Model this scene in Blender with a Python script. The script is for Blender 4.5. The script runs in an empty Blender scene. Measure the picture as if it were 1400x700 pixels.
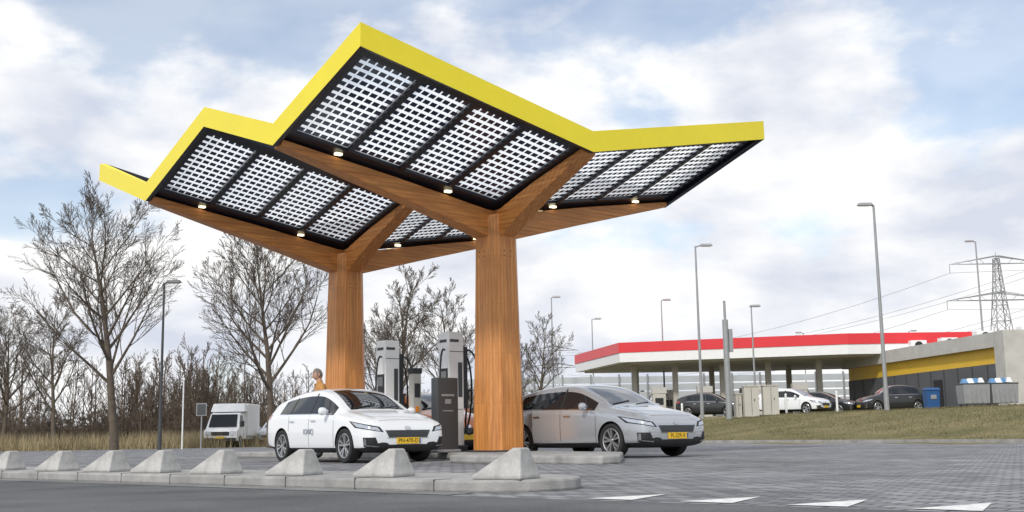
import bpy, bmesh, math, random
import numpy as np
from mathutils import Vector, Matrix
from mathutils.bvhtree import BVHTree
random.seed(7); rng=np.random.default_rng(7)
sc=bpy.context.scene; COL=sc.collection

# ------------------------------------------------------------------ materials
def mat(name,col=(.5,.5,.5),rough=.6,metal=0.,coat=0.,spec=.5,emit=None,es=1.,noise=None,bump=None):
    m=bpy.data.materials.new(name); m.use_nodes=True; nt=m.node_tree; N=nt.nodes; L=nt.links
    b=N['Principled BSDF']
    b.inputs['Base Color'].default_value=(*col,1); b.inputs['Roughness'].default_value=rough
    b.inputs['Metallic'].default_value=metal; b.inputs['Coat Weight'].default_value=coat
    b.inputs['Coat Roughness'].default_value=.05
    b.inputs['Specular IOR Level'].default_value=spec
    if emit: b.inputs['Emission Color'].default_value=(*emit,1); b.inputs['Emission Strength'].default_value=es
    if noise or bump:
        tc=N.new('ShaderNodeTexCoord')
    if noise:
        n=N.new('ShaderNodeTexNoise'); n.inputs['Scale'].default_value=noise[0]; n.inputs['Detail'].default_value=6
        n.inputs['Roughness'].default_value=.65
        L.new(tc.outputs['Object'],n.inputs['Vector'])
        r=N.new('ShaderNodeMapRange'); r.inputs[1].default_value=.3; r.inputs[2].default_value=.7
        r.inputs[3].default_value=1-noise[1]; r.inputs[4].default_value=1+noise[1]
        L.new(n.outputs['Fac'],r.inputs[0])
        v=N.new('ShaderNodeVectorMath'); v.operation='SCALE'; v.inputs[0].default_value=col
        L.new(r.outputs[0],v.inputs['Scale']); L.new(v.outputs[0],b.inputs['Base Color'])
    if bump:
        n=N.new('ShaderNodeTexNoise'); n.inputs['Scale'].default_value=bump[0]; n.inputs['Detail'].default_value=4
        L.new(tc.outputs['Object'],n.inputs['Vector'])
        bp=N.new('ShaderNodeBump'); bp.inputs['Strength'].default_value=bump[1]; bp.inputs['Distance'].default_value=bump[2]
        L.new(n.outputs['Fac'],bp.inputs['Height']); L.new(bp.outputs[0],b.inputs['Normal'])
    return m

def wood_mat():
    m=bpy.data.materials.new('glulam_wood'); m.use_nodes=True; nt=m.node_tree; N=nt.nodes; L=nt.links; b=N['Principled BSDF']
    tc=N.new('ShaderNodeTexCoord'); mp=N.new('ShaderNodeMapping'); mp.inputs['Scale'].default_value=(.35,7,7)
    L.new(tc.outputs['Object'],mp.inputs[0])
    n=N.new('ShaderNodeTexNoise'); n.inputs['Scale'].default_value=3.; n.inputs['Detail'].default_value=8; n.inputs['Roughness'].default_value=.7
    L.new(mp.outputs[0],n.inputs['Vector'])
    cr=N.new('ShaderNodeValToRGB'); e=cr.color_ramp.elements
    e[0].position=.3; e[0].color=(.42,.145,.033,1); e[1].position=.7; e[1].color=(.80,.36,.105,1)
    L.new(n.outputs['Fac'],cr.inputs[0])
    br=N.new('ShaderNodeTexBrick'); br.inputs['Scale'].default_value=1; br.inputs['Brick Width'].default_value=1.9; br.inputs['Row Height'].default_value=.085
    br.inputs['Mortar Size'].default_value=.005; br.inputs['Color1'].default_value=(.80,.80,.80,1); br.inputs['Color2'].default_value=(1.08,1.05,1.0,1); br.inputs['Mortar'].default_value=(.55,.5,.45,1)
    sx=N.new('ShaderNodeSeparateXYZ'); L.new(tc.outputs['Object'],sx.inputs[0])
    ad=N.new('ShaderNodeMath'); ad.operation='ADD'; L.new(sx.outputs[1],ad.inputs[0]); L.new(sx.outputs[2],ad.inputs[1])
    cx=N.new('ShaderNodeCombineXYZ'); L.new(sx.outputs[0],cx.inputs[0]); L.new(ad.outputs[0],cx.inputs[1])
    L.new(cx.outputs[0],br.inputs['Vector'])
    mx=N.new('ShaderNodeMix'); mx.data_type='RGBA'; mx.blend_type='MULTIPLY'; mx.inputs[0].default_value=.7
    L.new(cr.outputs[0],mx.inputs[6]); L.new(br.outputs[0],mx.inputs[7]); L.new(mx.outputs[2],b.inputs['Base Color'])
    b.inputs['Roughness'].default_value=.45
    return m
def glass_sheet():
    m=bpy.data.materials.new('fritted_glass'); m.use_nodes=True; nt=m.node_tree; N=nt.nodes; L=nt.links; N.remove(N['Principled BSDF'])
    t=N.new('ShaderNodeBsdfTranslucent'); t.inputs[0].default_value=(.92,.95,.97,1); p=N.new('ShaderNodeBsdfTransparent')
    mx=N.new('ShaderNodeMixShader'); mx.inputs[0].default_value=.62; L.new(p.outputs[0],mx.inputs[1]); L.new(t.outputs[0],mx.inputs[2]); L.new(mx.outputs[0],N['Material Output'].inputs[0])
    return m

M={}
M['wood']=wood_mat(); M['frit']=glass_sheet()
M['yellow']=mat('yellow_fascia',(.87,.73,.02),.38,noise=(1.2,.04))
M['black']=mat('black_frame',(.012,.014,.024),.3)
M['cell']=mat('solar_cell',(.028,.042,.085),.15,noise=(1.5,.35))
M['led']=mat('led_lamp',(1,.9,.6),.4,emit=(1,.86,.55),es=2.0)
M['conc']=mat('concrete',(.42,.415,.40),.85,noise=(7,.25),bump=(60,.5,.01))
M['conc2']=mat('concrete_kerb',(.33,.325,.315),.88,noise=(2.5,.30),bump=(70,.5,.01))
M['steel']=mat('galvanised_steel',(.33,.34,.35),.5,metal=.3,noise=(4,.1))
M['darksteel']=mat('dark_steel',(.07,.075,.08),.5,metal=.3)
M['glass']=mat('tinted_glass',(.012,.015,.018),.03,coat=1.,spec=.9)
M['sideglass']=mat('side_window_glass',(.012,.015,.019),.04,spec=.6)
M['vanglass']=mat('van_glass',(.015,.018,.022),.25,spec=.25)
M['plastic']=mat('black_plastic',(.018,.018,.02),.5)
M['tyre']=mat('tyre_rubber',(.02,.02,.021),.8,bump=(90,.3,.005))
M['alloy']=mat('alloy_wheel',(.5,.51,.52),.28,metal=.8)
M['arch']=mat('wheel_arch_liner',(.008,.008,.008),.9)
M['lamp']=mat('headlight_glass',(.55,.58,.62),.08,metal=.55,coat=1)
M['chrome']=mat('chrome_trim',(.6,.61,.63),.15,metal=1)
M['plate']=mat('licence_plate_yellow',(.85,.52,.02),.45)
M['ink']=mat('plate_lettering',(.01,.01,.01),.6)
M['red_lens']=mat('tail_light',(.35,.01,.01),.2,coat=1)
M['orange_lens']=mat('indicator',(.8,.25,.02),.2)
M['white']=mat('white_enamel',(.80,.81,.81),.4,noise=(3,.04))
M['bark']=mat('bark',(.115,.092,.070),.9,noise=(6,.3))
M['brush']=mat('bare_brushwood',(.115,.088,.066),.95,noise=(.4,.4))
M['reed']=mat('dry_reeds',(.33,.27,.16),.9,noise=(.5,.3))
M['blade']=mat('grass_blades',(.16,.145,.07),.9,noise=(.6,.4))
M['red']=mat('red_fascia',(.70,.035,.045),.4,noise=(.6,.05))
M['shopwall']=mat('grey_cladding',(.10,.105,.115),.6,noise=(.6,.1))
M['shopyellow']=mat('yellow_band',(.75,.48,.04),.5,noise=(.8,.06))
M['shopconc']=mat('precast_concrete',(.50,.49,.46),.8,noise=(1.2,.12))
M['blue']=mat('blue_bin',(.02,.09,.25),.5)
M['bag']=mat('blue_bag',(.12,.28,.5),.5)
M['beige']=mat('beige_cabinet',(.5,.48,.43),.6,noise=(2,.06))
M['skin']=mat('skin',(.50,.29,.21),.55)
M['hair']=mat('grey_hair',(.20,.17,.15),.8)
M['jacket']=mat('tan_orange_jacket',(.50,.25,.08),.8,noise=(14,.15))
M['trouser']=mat('dark_trousers',(.03,.035,.05),.85)
M['barrier']=mat('sound_barrier_panel',(.50,.54,.56),.35,noise=(.5,.1))
M['paint']=mat('road_paint',(.74,.74,.72),.7,noise=(14,.25))

# ------------------------------------------------------------------ mesh builder
class MB:
    def __init__(s): s.v=[]; s.f=[]; s.m=[]
    def add(s,vs,fs,mi=0):
        o=len(s.v); s.v+= [tuple(p) for p in vs]; s.f+=[tuple(i+o for i in f) for f in fs]; s.m+=[mi]*len(fs); return s
    def box(s,c,d,mi=0,rz=0.,top=(1,1),shift=(0,0)):
        hx,hy,hz=d[0]/2,d[1]/2,d[2]/2; vs=[]
        for z,(tx,ty),(ox,oy) in ((-hz,(1,1),(0,0)),(hz,top,shift)):
            for x,y in ((-hx,-hy),(hx,-hy),(hx,hy),(-hx,hy)):
                X,Y=x*tx+ox,y*ty+oy
                vs.append((c[0]+X*math.cos(rz)-Y*math.sin(rz),c[1]+X*math.sin(rz)+Y*math.cos(rz),c[2]+z))
        return s.add(vs,[(3,2,1,0),(4,5,6,7),(0,1,5,4),(1,2,6,5),(2,3,7,6),(3,0,4,7)],mi)
    def cyl(s,p0,p1,r0,r1=None,n=12,mi=0):
        r1=r0 if r1 is None else r1
        p0=Vector(p0);p1=Vector(p1);d=(p1-p0).normalized()
        a=d.orthogonal().normalized(); b=d.cross(a)
        vs=[p0+(a*math.cos(t)+b*math.sin(t))*r0 for t in [2*math.pi*i/n for i in range(n)]]
        vs+=[p1+(a*math.cos(t)+b*math.sin(t))*r1 for t in [2*math.pi*i/n for i in range(n)]]
        fs=[(i,(i+1)%n,n+(i+1)%n,n+i) for i in range(n)]+[tuple(range(n-1,-1,-1)),tuple(range(n,2*n))]
        return s.add(vs,fs,mi)
    def prism(s,poly,z0,z1,mi=0,mtop=None):
        n=len(poly); vs=[(p[0],p[1],z0) for p in poly]+[(p[0],p[1],z1) for p in poly]
        s.add(vs,[(i,(i+1)%n,n+(i+1)%n,n+i) for i in range(n)]+[tuple(range(n-1,-1,-1)),tuple(range(n,2*n))],mi); return s
    def tube(s,pts,r,n=8,mi=0):
        for a,b in zip(pts[:-1],pts[1:]): s.cyl(a,b,r,r,n,mi)
        return s
    def obj(s,name,mats,parent=None,smooth=None,bevel=0,loc=None,rz=None,merge=False):
        me=bpy.data.meshes.new(name); me.from_pydata(s.v,[],s.f)
        for m in mats: me.materials.append(m)
        me.polygons.foreach_set('material_index',s.m)
        if merge:
            bm=bmesh.new(); bm.from_mesh(me); bmesh.ops.remove_doubles(bm,verts=bm.verts,dist=1e-4)
            bmesh.ops.recalc_face_normals(bm,faces=bm.faces); bm.to_mesh(me); bm.free()
        me.update()
        if smooth is not None:
            me.shade_smooth(); me.set_sharp_from_angle(angle=math.radians(smooth))
        o=bpy.data.objects.new(name,me); COL.objects.link(o)
        if parent: o.parent=parent
        if loc: o.location=loc
        if rz is not None: o.rotation_euler[2]=rz
        if bevel:
            b=o.modifiers.new('b','BEVEL'); b.width=bevel; b.segments=2; b.limit_method='ANGLE'; b.angle_limit=math.radians(35)
        return o
def empty(name,loc=(0,0,0),rz=0.):
    e=bpy.data.objects.new(name,None); e.location=loc; e.rotation_euler[2]=rz; e.empty_display_size=.2; COL.objects.link(e); return e
def bez(p0,p1,p2,p3,n=14):
    p=[Vector(q) for q in (p0,p1,p2,p3)]; o=[]
    for i in range(n+1):
        t=i/n; o.append(p[0]*(1-t)**3+p[1]*3*t*(1-t)**2+p[2]*3*t*t*(1-t)+p[3]*t**3)
    return o

# ------------------------------------------------------------------ camera
H=.458
cam=bpy.data.cameras.new('Camera'); co=bpy.data.objects.new('Camera',cam); COL.objects.link(co); sc.camera=co
th,ro=.1547,-.01705
F=Vector((0,math.cos(th),math.sin(th))); R0=Vector((1,0,0)); U0=Vector((0,-math.sin(th),math.cos(th)))
R=R0*math.cos(ro)+U0*math.sin(ro); U=-R0*math.sin(ro)+U0*math.cos(ro)
Mx=Matrix(((R.x,U.x,-F.x,0),(R.y,U.y,-F.y,0),(R.z,U.z,-F.z,H),(0,0,0,1))); co.matrix_world=Mx
cam.sensor_width=36; cam.lens=1563/1400*36; cam.clip_end=6000; cam.clip_start=.05

# ------------------------------------------------------------------ terrain
def sstep(t): t=max(0,min(1,t)); return t*t*(3-2*t)
def gz(x,y):
    q=.911*x+.411*y
    return 1.3*sstep((q-25.0)/14.)
RD=Vector((.74,-.672)); RN=Vector((.672,.74))
def rw(s,n): return (RD.x*s+RN.x*n, RD.y*s+RN.y*n)

def ground_mat():
    m=bpy.data.materials.new('grass_ground'); m.use_nodes=True; nt=m.node_tree; N=nt.nodes; L=nt.links; b=N['Principled BSDF']
    tc=N.new('ShaderNodeTexCoord'); n=N.new('ShaderNodeTexNoise'); n.inputs['Scale'].default_value=.35; n.inputs['Detail'].default_value=9; n.inputs['Roughness'].default_value=.7
    L.new(tc.outputs['Object'],n.inputs['Vector'])
    cr=N.new('ShaderNodeValToRGB'); e=cr.color_ramp.elements; e[0].position=.35; e[0].color=(.125,.12,.055,1); e[1].position=.65; e[1].color=(.25,.21,.11,1)
    L.new(n.outputs['Fac'],cr.inputs[0]); L.new(cr.outputs[0],b.inputs['Base Color']); b.inputs['Roughness'].default_value=.95
    b.inputs['Specular IOR Level'].default_value=.1
    return m
xs=[-2500,-1200,-600,-300,-160]+list(range(-100,101,3))+[160,300,600,1200,2500]
ys=[-400,-100,-40]+list(range(-30,131,3))+[180,300,600,1200,3000]
mb=MB(); nx=len(xs)
mb.v=[(x,y,gz(x,y)) for y in ys for x in xs]
mb.f=[(j*nx+i,j*nx+i+1,(j+1)*nx+i+1,(j+1)*nx+i) for j in range(len(ys)-1) for i in range(nx-1)]; mb.m=[0]*len(mb.f)
mb.obj('ground',[ground_mat()],smooth=60)

def asphalt(name,c,amt=.25):
    m=bpy.data.materials.new(name); m.use_nodes=True; nt=m.node_tree; N=nt.nodes; L=nt.links; b=N['Principled BSDF']
    tc=N.new('ShaderNodeTexCoord')
    n=N.new('ShaderNodeTexNoise'); n.inputs['Scale'].default_value=45; n.inputs['Detail'].default_value=4; n.inputs['Roughness'].default_value=.7; L.new(tc.outputs['Object'],n.inputs['Vector'])
    n2=N.new('ShaderNodeTexNoise'); n2.inputs['Scale'].default_value=.8; n2.inputs['Detail'].default_value=6; L.new(tc.outputs['Object'],n2.inputs['Vector'])
    ad=N.new('ShaderNodeMath'); ad.operation='ADD'; L.new(n.outputs['Fac'],ad.inputs[0]); L.new(n2.outputs['Fac'],ad.inputs[1])
    cr=N.new('ShaderNodeMapRange'); cr.inputs[1].default_value=.7; cr.inputs[2].default_value=1.3; cr.inputs[3].default_value=1-amt*2; cr.inputs[4].default_value=1+amt*2
    L.new(ad.outputs[0],cr.inputs[0]); v=N.new('ShaderNodeVectorMath'); v.operation='SCALE'; v.inputs[0].default_value=c
    L.new(cr.outputs[0],v.inputs['Scale']); L.new(v.outputs[0],b.inputs['Base Color']); b.inputs['Roughness'].default_value=.8
    bp=N.new('ShaderNodeBump'); bp.inputs['Strength'].default_value=.8; bp.inputs['Distance'].default_value=.012
    L.new(n.outputs['Fac'],bp.inputs['Height']); L.new(bp.outputs[0],b.inputs['Normal'])
    return m
def paving():
    m=bpy.data.materials.new('block_paving'); m.use_nodes=True; nt=m.node_tree; N=nt.nodes; L=nt.links; b=N['Principled BSDF']
    tc=N.new('ShaderNodeTexCoord'); mp=N.new('ShaderNodeMapping'); mp.inputs['Rotation'].default_value=(0,0,math.radians(42)); L.new(tc.outputs['Object'],mp.inputs[0])
    br=N.new('ShaderNodeTexBrick'); br.inputs['Scale'].default_value=1; br.inputs['Brick Width'].default_value=.24; br.inputs['Row Height'].default_value=.12
    br.inputs['Mortar Size'].default_value=.012; br.inputs['Mortar Smooth'].default_value=.3
    br.inputs['Color1'].default_value=(.145,.15,.165,1); br.inputs['Color2'].default_value=(.33,.33,.34,1); br.inputs['Mortar'].default_value=(.05,.05,.048,1)
    L.new(mp.outputs[0],br.inputs['Vector'])
    n2=N.new('ShaderNodeTexNoise'); n2.inputs['Scale'].default_value=.45; n2.inputs['Detail'].default_value=7; n2.inputs['Roughness'].default_value=.65; L.new(tc.outputs['Object'],n2.inputs['Vector'])
    cr=N.new('ShaderNodeMapRange'); cr.inputs[1].default_value=.3; cr.inputs[2].default_value=.7; cr.inputs[3].default_value=.62; cr.inputs[4].default_value=1.35
    L.new(n2.outputs['Fac'],cr.inputs[0]); v=N.new('ShaderNodeVectorMath'); v.operation='SCALE'; L.new(br.outputs[0],v.inputs[0]); L.new(cr.outputs[0],v.inputs['Scale'])
    L.new(v.outputs[0],b.inputs['Base Color']); b.inputs['Roughness'].default_value=.75
    bp=N.new('ShaderNodeBump'); bp.inputs['Strength'].default_value=.9; bp.inputs['Distance'].default_value=.015; bp.invert=True
    L.new(br.outputs['Fac'],bp.inputs['Height']); L.new(bp.outputs[0],b.inputs['Normal'])
    return m
q=24.6
x0=(q-.411*62)/.911
A=np.array([[.672,.74],[.911,.411]]); ip=np.linalg.solve(A,np.array([6.25,q]))
fl=((6.25-.74*62)/.672,62)
mb=MB(); mb.add([(ip[0],ip[1],.004),(x0,62,.004),(fl[0],62,.004)],[(0,1,2)]); mb.obj('paved_forecourt',[paving()])
a,b_,c,d=rw(-120,6.249),rw(80,6.249),rw(80,-4),rw(-120,-4)
mb=MB(); mb.add([(*d,.004),(*c,.004),(*b_,.004),(*a,.004)],[(0,1,2,3)]); mb.obj('road',[asphalt('asphalt',(.105,.107,.11))])
a,b_,c,d=rw(-60,6.58),rw(-6.4,6.58),rw(-6.4,6.27),rw(-60,6.27)
mb=MB(); mb.add([(*d,.008),(*c,.008),(*b_,.008),(*a,.008)],[(0,1,2,3)]); mb.obj('gutter',[asphalt('gutter_concrete',(.2,.2,.195))])
mb=MB()
for k in range(6):
    s=-4.92+.78*k; mb.add([(*rw(s-.2,6.36),.008),(*rw(s+.2,6.36),.008),(*rw(s,7.05),.008)],[(0,1,2)])
mb.obj('road_marking',[M['paint']])
mb=MB(); e0=Vector((ip[0],ip[1])); dirq=Vector((-.411,.911)); p0=e0+dirq*5; p1=e0+dirq*96
nq=Vector((.911,.411))*.15
mb.prism([p0,p0+nq,p1+nq,p1],0,.11); mb.obj('kerb',[M['conc2']])

# ------------------------------------------------------------------ roadside island with wedge blocks
isle=empty('traffic_island',(0,0,0))
mb=MB(); pts=[]
for i in range(13):
    t=-math.pi/2+math.pi*i/12; pts.append(rw(-6.75+.7*math.cos(t),7.25+.65*math.sin(t)))
pts+= [rw(-62,7.9),rw(-62,6.6)]
mb.prism(pts,0,.10)
mb.obj('island_slab',[M['conc2']],isle,bevel=.02)
mb=MB()
for i in range(36):
    p=rw(-6.9-1.0*i,6.70); mb.box((p[0],p[1],.0515),(.010,.204,.102),0,math.atan2(RD.y,RD.x))
mb.obj('kerb_joints',[M['darksteel']],isle)
def wedge(s,n=6.98):
    mb=MB()
    L_,W,Hh=.46,.34,.25
    base=[(-L_*.62,-W/2),(L_*.38,-W/2),(L_*.38,W/2),(-L_*.62,W/2)]
    top=[(.05,-W*.22),(L_*.27,-W*.22),(L_*.27,W*.22),(.05,W*.22)]
    vs=[(x,y,0) for x,y in base]+[(x,y,.03) for x,y in base]+[(x,y,Hh) for x,y in top]
    fs=[(3,2,1,0),(8,9,10,11)]
    for o in (0,4):
        fs+=[(o+i,o+(i+1)%4,o+4+(i+1)%4,o+4+i) for i in range(4)]
    mb.add(vs,fs); x,y=rw(s,n)
    return mb.obj('concrete_wedge_block',[M['conc']],bevel=.018,loc=(x,y,.1),rz=math.atan2(RD.y,RD.x)+.25+random.uniform(-.08,.08))
for s in (-6.38,-7.88,-9.2,-10.55,-11.75,-12.85,-14.1,-15.6,-17.1,-18.7): wedge(s)

# ------------------------------------------------------------------ charging canopy
E=Vector((-2.294,17.0)); phi=.6826
uu=Vector((math.cos(phi),math.sin(phi))); vv=Vector((-math.sin(phi),math.cos(phi))); SU,SV=4.895,2.877
ZC,ZM,ZU0,T=6.377+H,5.395+H,4.80,.39
def gp(i,j): return E+uu*(SU*i)+vv*(SV*j)
def ztop(i,j): a,b=i%2,j%2; return ZC if not a and not b else (ZM if a!=b else ZU0+.1)
def zun(i,j): a,b=i%2,j%2; return (ZC if not a and not b else (ZM if a!=b else ZU0+.28))-.28
P1=gp(1,1); P2=gp(1,3)
can=empty('solar_charging_canopy',(0,0,0))
per=[(0,4),(0,3),(0,2),(0,1),(0,0),(1,0),(2,0),(2,1),(2,2),(2,3),(2,4),(1,4)]
mb=MB(); ring=[]
for (i,j) in per:
    o=gp(i,j); inn=o+uu*(.10*(1 if i==0 else -1 if i==2 else 0))+vv*(.10*(1 if j==0 else -1 if j==4 else 0))
    z=ztop(i,j); ring.append([(o.x,o.y,z),(o.x,o.y,z-T),(inn.x,inn.y,z-T),(inn.x,inn.y,z)])
n=len(ring)
for k in range(n):
    A_,B_=ring[k],ring[(k+1)%n]
    for e in range(4):
        mb.add([A_[e],A_[(e+1)%4],B_[(e+1)%4],B_[e]],[(3,2,1,0)],0 if e in(0,3) else 1)
mb.obj('fascia',[M['yellow'],M['black']],can,merge=True)
fr=MB(); ce=MB(); led=MB(); gl=MB()
for (pi,pj) in ((1,1),(1,3)):
    for su in (-1,1):
        for sv in (-1,1):
            i0,j0=pi,pj; i1,j1=pi+su,pj+sv
            def Q(a,b,dz=0.):
                p=gp(i0+su*a,j0+sv*b)
                z=(zun(i0,j0)*(1-a)*(1-b)+zun(i1,j0)*a*(1-b)+zun(i0,j1)*(1-a)*b+zun(i1,j1)*a*b)
                return (p.x,p.y,z+dz)
            def slab(a0,a1,b0,b1,th_=.1):
                vs=[Q(a0,b0),Q(a1,b0),Q(a1,b1),Q(a0,b1)]+[Q(a0,b0,th_),Q(a1,b0,th_),Q(a1,b1,th_),Q(a0,b1,th_)]
                fr.add(vs,[(0,1,2,3),(7,6,5,4),(0,4,5,1),(1,5,6,2),(2,6,7,3),(3,7,4,0)])
            A0,A1=.26/SU,1-.24/SU; B0,B1=.34/SV,1-.30/SV
            slab(0,A0,0,1-.1/SV); slab(A1,1-.1/SU,0,1-.1/SV); slab(A0,A1,0,B0); slab(A0,A1,B1,1-.1/SV)
            pw=(A1-A0)/4
            for k in range(1,4):
                c=A0+pw*k; slab(c-.05/SU,c+.05/SU,B0,B1,.12)
            for k in range(4):
                a0=A0+pw*k+(.05/SU if k else 0); a1=A0+pw*(k+1)-(.05/SU if k<3 else 0)
                nc,nr=7,13; da=(a1-a0)/nc; db=(B1-B0)/nr
                gl.add([Q(a0,B0,.06),Q(a1,B0,.06),Q(a1,B1,.06),Q(a0,B1,.06)],[(0,1,2,3)])
                for x in range(nc):
                    for y in range(nr):
                        ga,gb=.10,.20
                        aa,ab=a0+da*(x+ga),a0+da*(x+1-ga); ba,bb=B0+db*(y+gb),B0+db*(y+1-gb)
                        ce.add([Q(aa,ba,.05),Q(ab,ba,.05),Q(ab,bb,.05),Q(aa,bb,.05)],[(0,1,2,3)])
            for a in (.27,.76):
                x,y,z=Q(a,.22/SV); led.box((x,y,z-.025),(.13,.08,.04),0,phi)
fr.obj('panel_frame',[M['black']],can)
ce.obj('solar_cells',[M['cell']],can)
gl.obj('panel_glass',[M['frit']],can)
led.obj('led_lamps',[M['led']],can)
zunC=ZU0-.004
def arm(P,dirv,L_,endz):
    a=Vector(dirv); mb=MB(); w0,w1=.19,.15
    zt0,zb0=zunC,4.26
    st=[(0.,w0,zt0,zb0),(.36,w0,zt0+.02,zb0+.03),(L_*.5,.17,(zt0+endz[0])/2,(zb0+endz[1])/2-.02),(L_,w1,endz[0],endz[1])]
    rings=[]
    for (x,w,zt,zb) in st: rings.append([(x,-w,zb),(x,w,zb),(x,w,zt),(x,-w,zt)])
    vs=[p for r in rings for p in r]; fs=[]
    for k in range(len(st)-1):
        o=4*k; fs+=[(o+e,o+(e+1)%4,o+4+(e+1)%4,o+4+e) for e in range(4)]
    fs+=[(3,2,1,0),tuple(range(len(vs)-4,len(vs)))]
    vs=[(x,y,z-4.3) for x,y,z in vs]
    mb.add(vs,fs); return mb.obj('glulam_arm',[M['wood']],can,bevel=.012,loc=(P.x,P.y,4.3),rz=math.atan2(a.y,a.x),merge=True)
for P in (P1,P2):
    for dv,L_ in ((uu,SU),(-uu,SU),(vv,SV),(-vv,SV)):
        arm(P,dv,L_-.11,(ZM-.29,ZM-T-.02))
    mb=MB(); st=[(0,.43),(.35,.43),(2.2,.385),(4.2,.35),(4.62,.35)]; rings=[]
    for x,hw in st:
        c=hw*.42; rings+= [(x,-hw,-hw+c),(x,-hw+c,-hw),(x,hw-c,-hw),(x,hw,-hw+c),(x,hw,hw-c),(x,hw-c,hw),(x,-hw+c,hw),(x,-hw,hw-c)]
    fs=[(8*r+i,8*r+(i+1)%8,8*r+8+(i+1)%8,8*r+8+i) for r in range(len(st)-1) for i in range(8)]+[tuple(range(7,-1,-1)),tuple(range(8*len(st)-8,8*len(st)))]
    mb.add(rings,fs); o=mb.obj('glulam_column',[M['wood']],can,bevel=.015,merge=True)
    o.matrix_world=Matrix.Translation((P.x,P.y,.1))@Matrix.Rotation(phi,4,'Z')@Matrix.Rotation(-math.pi/2,4,'Y')
    mb=MB(); mb.box((P.x,P.y,.14),(.90,.90,.05),0,phi); mb.obj('base_plate',[M['darksteel']],can)
    mb=MB()
    for sx_,sy_ in ((0,-1),(-1,0),(1,0),(0,1)):
        for zz_ in (4.0,3.9):
            for o_ in (-.08,.08):
                c=P+uu*(sx_*.352+(o_ if sx_==0 else 0))+vv*(sy_*.352+(o_ if sy_==0 else 0)); mb.box((c.x,c.y,zz_),(.02,.02,.02),0,phi)
    mb.obj('bolt_heads',[M['darksteel']],can)
mb=MB(); isl=[(-.62,21.0),(-1.12,19.7),(-.95,19.3),(.95,17.0),(1.25,16.85),(1.55,17.1),(1.85,19.9),(.33,22.85)]
p=P1+uu*.8+vv*10; isl+=[(p.x,p.y)]; p=P1-uu*.9+vv*10; isl+=[(p.x,p.y)]; p=P1-uu*.75; isl+=[(p.x,p.y)]
mb.prism(isl,0,.13); mb.obj('charging_island',[M['conc2']],bevel=.03)

# ------------------------------------------------------------------ chargers
rzV=math.atan2(-vv.y,-vv.x)
M['offwhite']=mat('charger_white',(.86,.86,.85),.35)
def charger(P):
    e=empty('ev_charger',(P[0],P[1],.13),rzV)
    mb=MB()
    mb.box((0,0,.06),(.50,.46,.12),1)
    mb.box((0,0,1.27),(.38,.36,2.30),0)
    mb.obj('cabinet',[M['offwhite'],M['darksteel']],e,bevel=.012)
    mb=MB()
    for s in (-1,1):
        mb.box((0,s*.183,1.42),(.26,.014,.52),0); mb.box((0,s*.193,1.52),(.20,.008,.2),1)
        mb.box((0,s*.183,.50),(.26,.012,.5),2)
        for k in range(7): mb.box((0,s*.192,.32+k*.06),(.22,.008,.02),0)
        mb.box((-.02,s*.183,2.24),(.24,.008,.06),2)
    # side mounted cable manager on the far face, header lettering and door seam on the end face
    mb.box((.193,-.05,2.24),(.008,.22,.055),2); mb.box((.193,0,.85),(.006,.30,.008),2); mb.box((.193,0,2.02),(.006,.34,.012),0)
    mb.box((.10,.235,1.5),(.16,.10,1.25),0); mb.box((.193,.09,1.45),(.008,.10,.7),2)
    mb.obj('screen_and_panels',[M['plastic'],M['glass'],M['darksteel']],e)
    mb=MB()
    for (y,xx) in ((-.26,.12),(.26,.14),(.3,-.12)):
        s=1 if y>0 else -1
        mb.tube(bez((xx,s*.24,2.05),(xx+.25,s*.62,2.25),(xx+.2,s*.5,.15),(xx,s*.30,.35)),.02,8,0)
        mb.tube(bez((xx,s*.30,.35),(xx-.1,s*.27,.5),(xx-.05,s*.34,.9),(xx,s*.30,1.1),8),.02,8,0)
        mb.box((xx,s*.28,1.14),(.07,.1,.2),0); mb.cyl((xx,s*.24,1.2),(xx,s*.37,1.24),.035,.03,10,0)
    mb.obj('cables',[M['plastic']],e,smooth=40)
    return e
charger((-1.29,23.53)); charger((-2.79,25.37))
e=empty('information_pillar',(-1.36,22.45,.13),rzV)
mb=MB(); mb.box((0,0,.72),(.22,.5,1.44),0); mb.box((0,0,.03),(.3,.58,.06),1); mb.obj('body',[M['darksteel'],M['steel']],e,bevel=.02)
mb=MB(); mb.box((.113,0,1.1),(.006,.30,.04),0); mb.box((.113,0,.98),(.006,.14,.09),0); mb.box((.113,0,.8),(.006,.24,.02),0); mb.obj('lettering',[M['steel']],e)
e=empty('payment_post',(-2.15,24.9,.13),rzV)
mb=MB(); mb.box((0,0,.85),(.18,.20,1.7),0); mb.box((0,0,1.72),(.20,.24,.12),1); mb.box((.095,0,1.3),(.012,.14,.3),1); mb.box((.095,0,.9),(.012,.10,.12),2); mb.obj('post_body',[M['beige'],M['plastic'],M['orange_lens']],e,bevel=.006)

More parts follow.
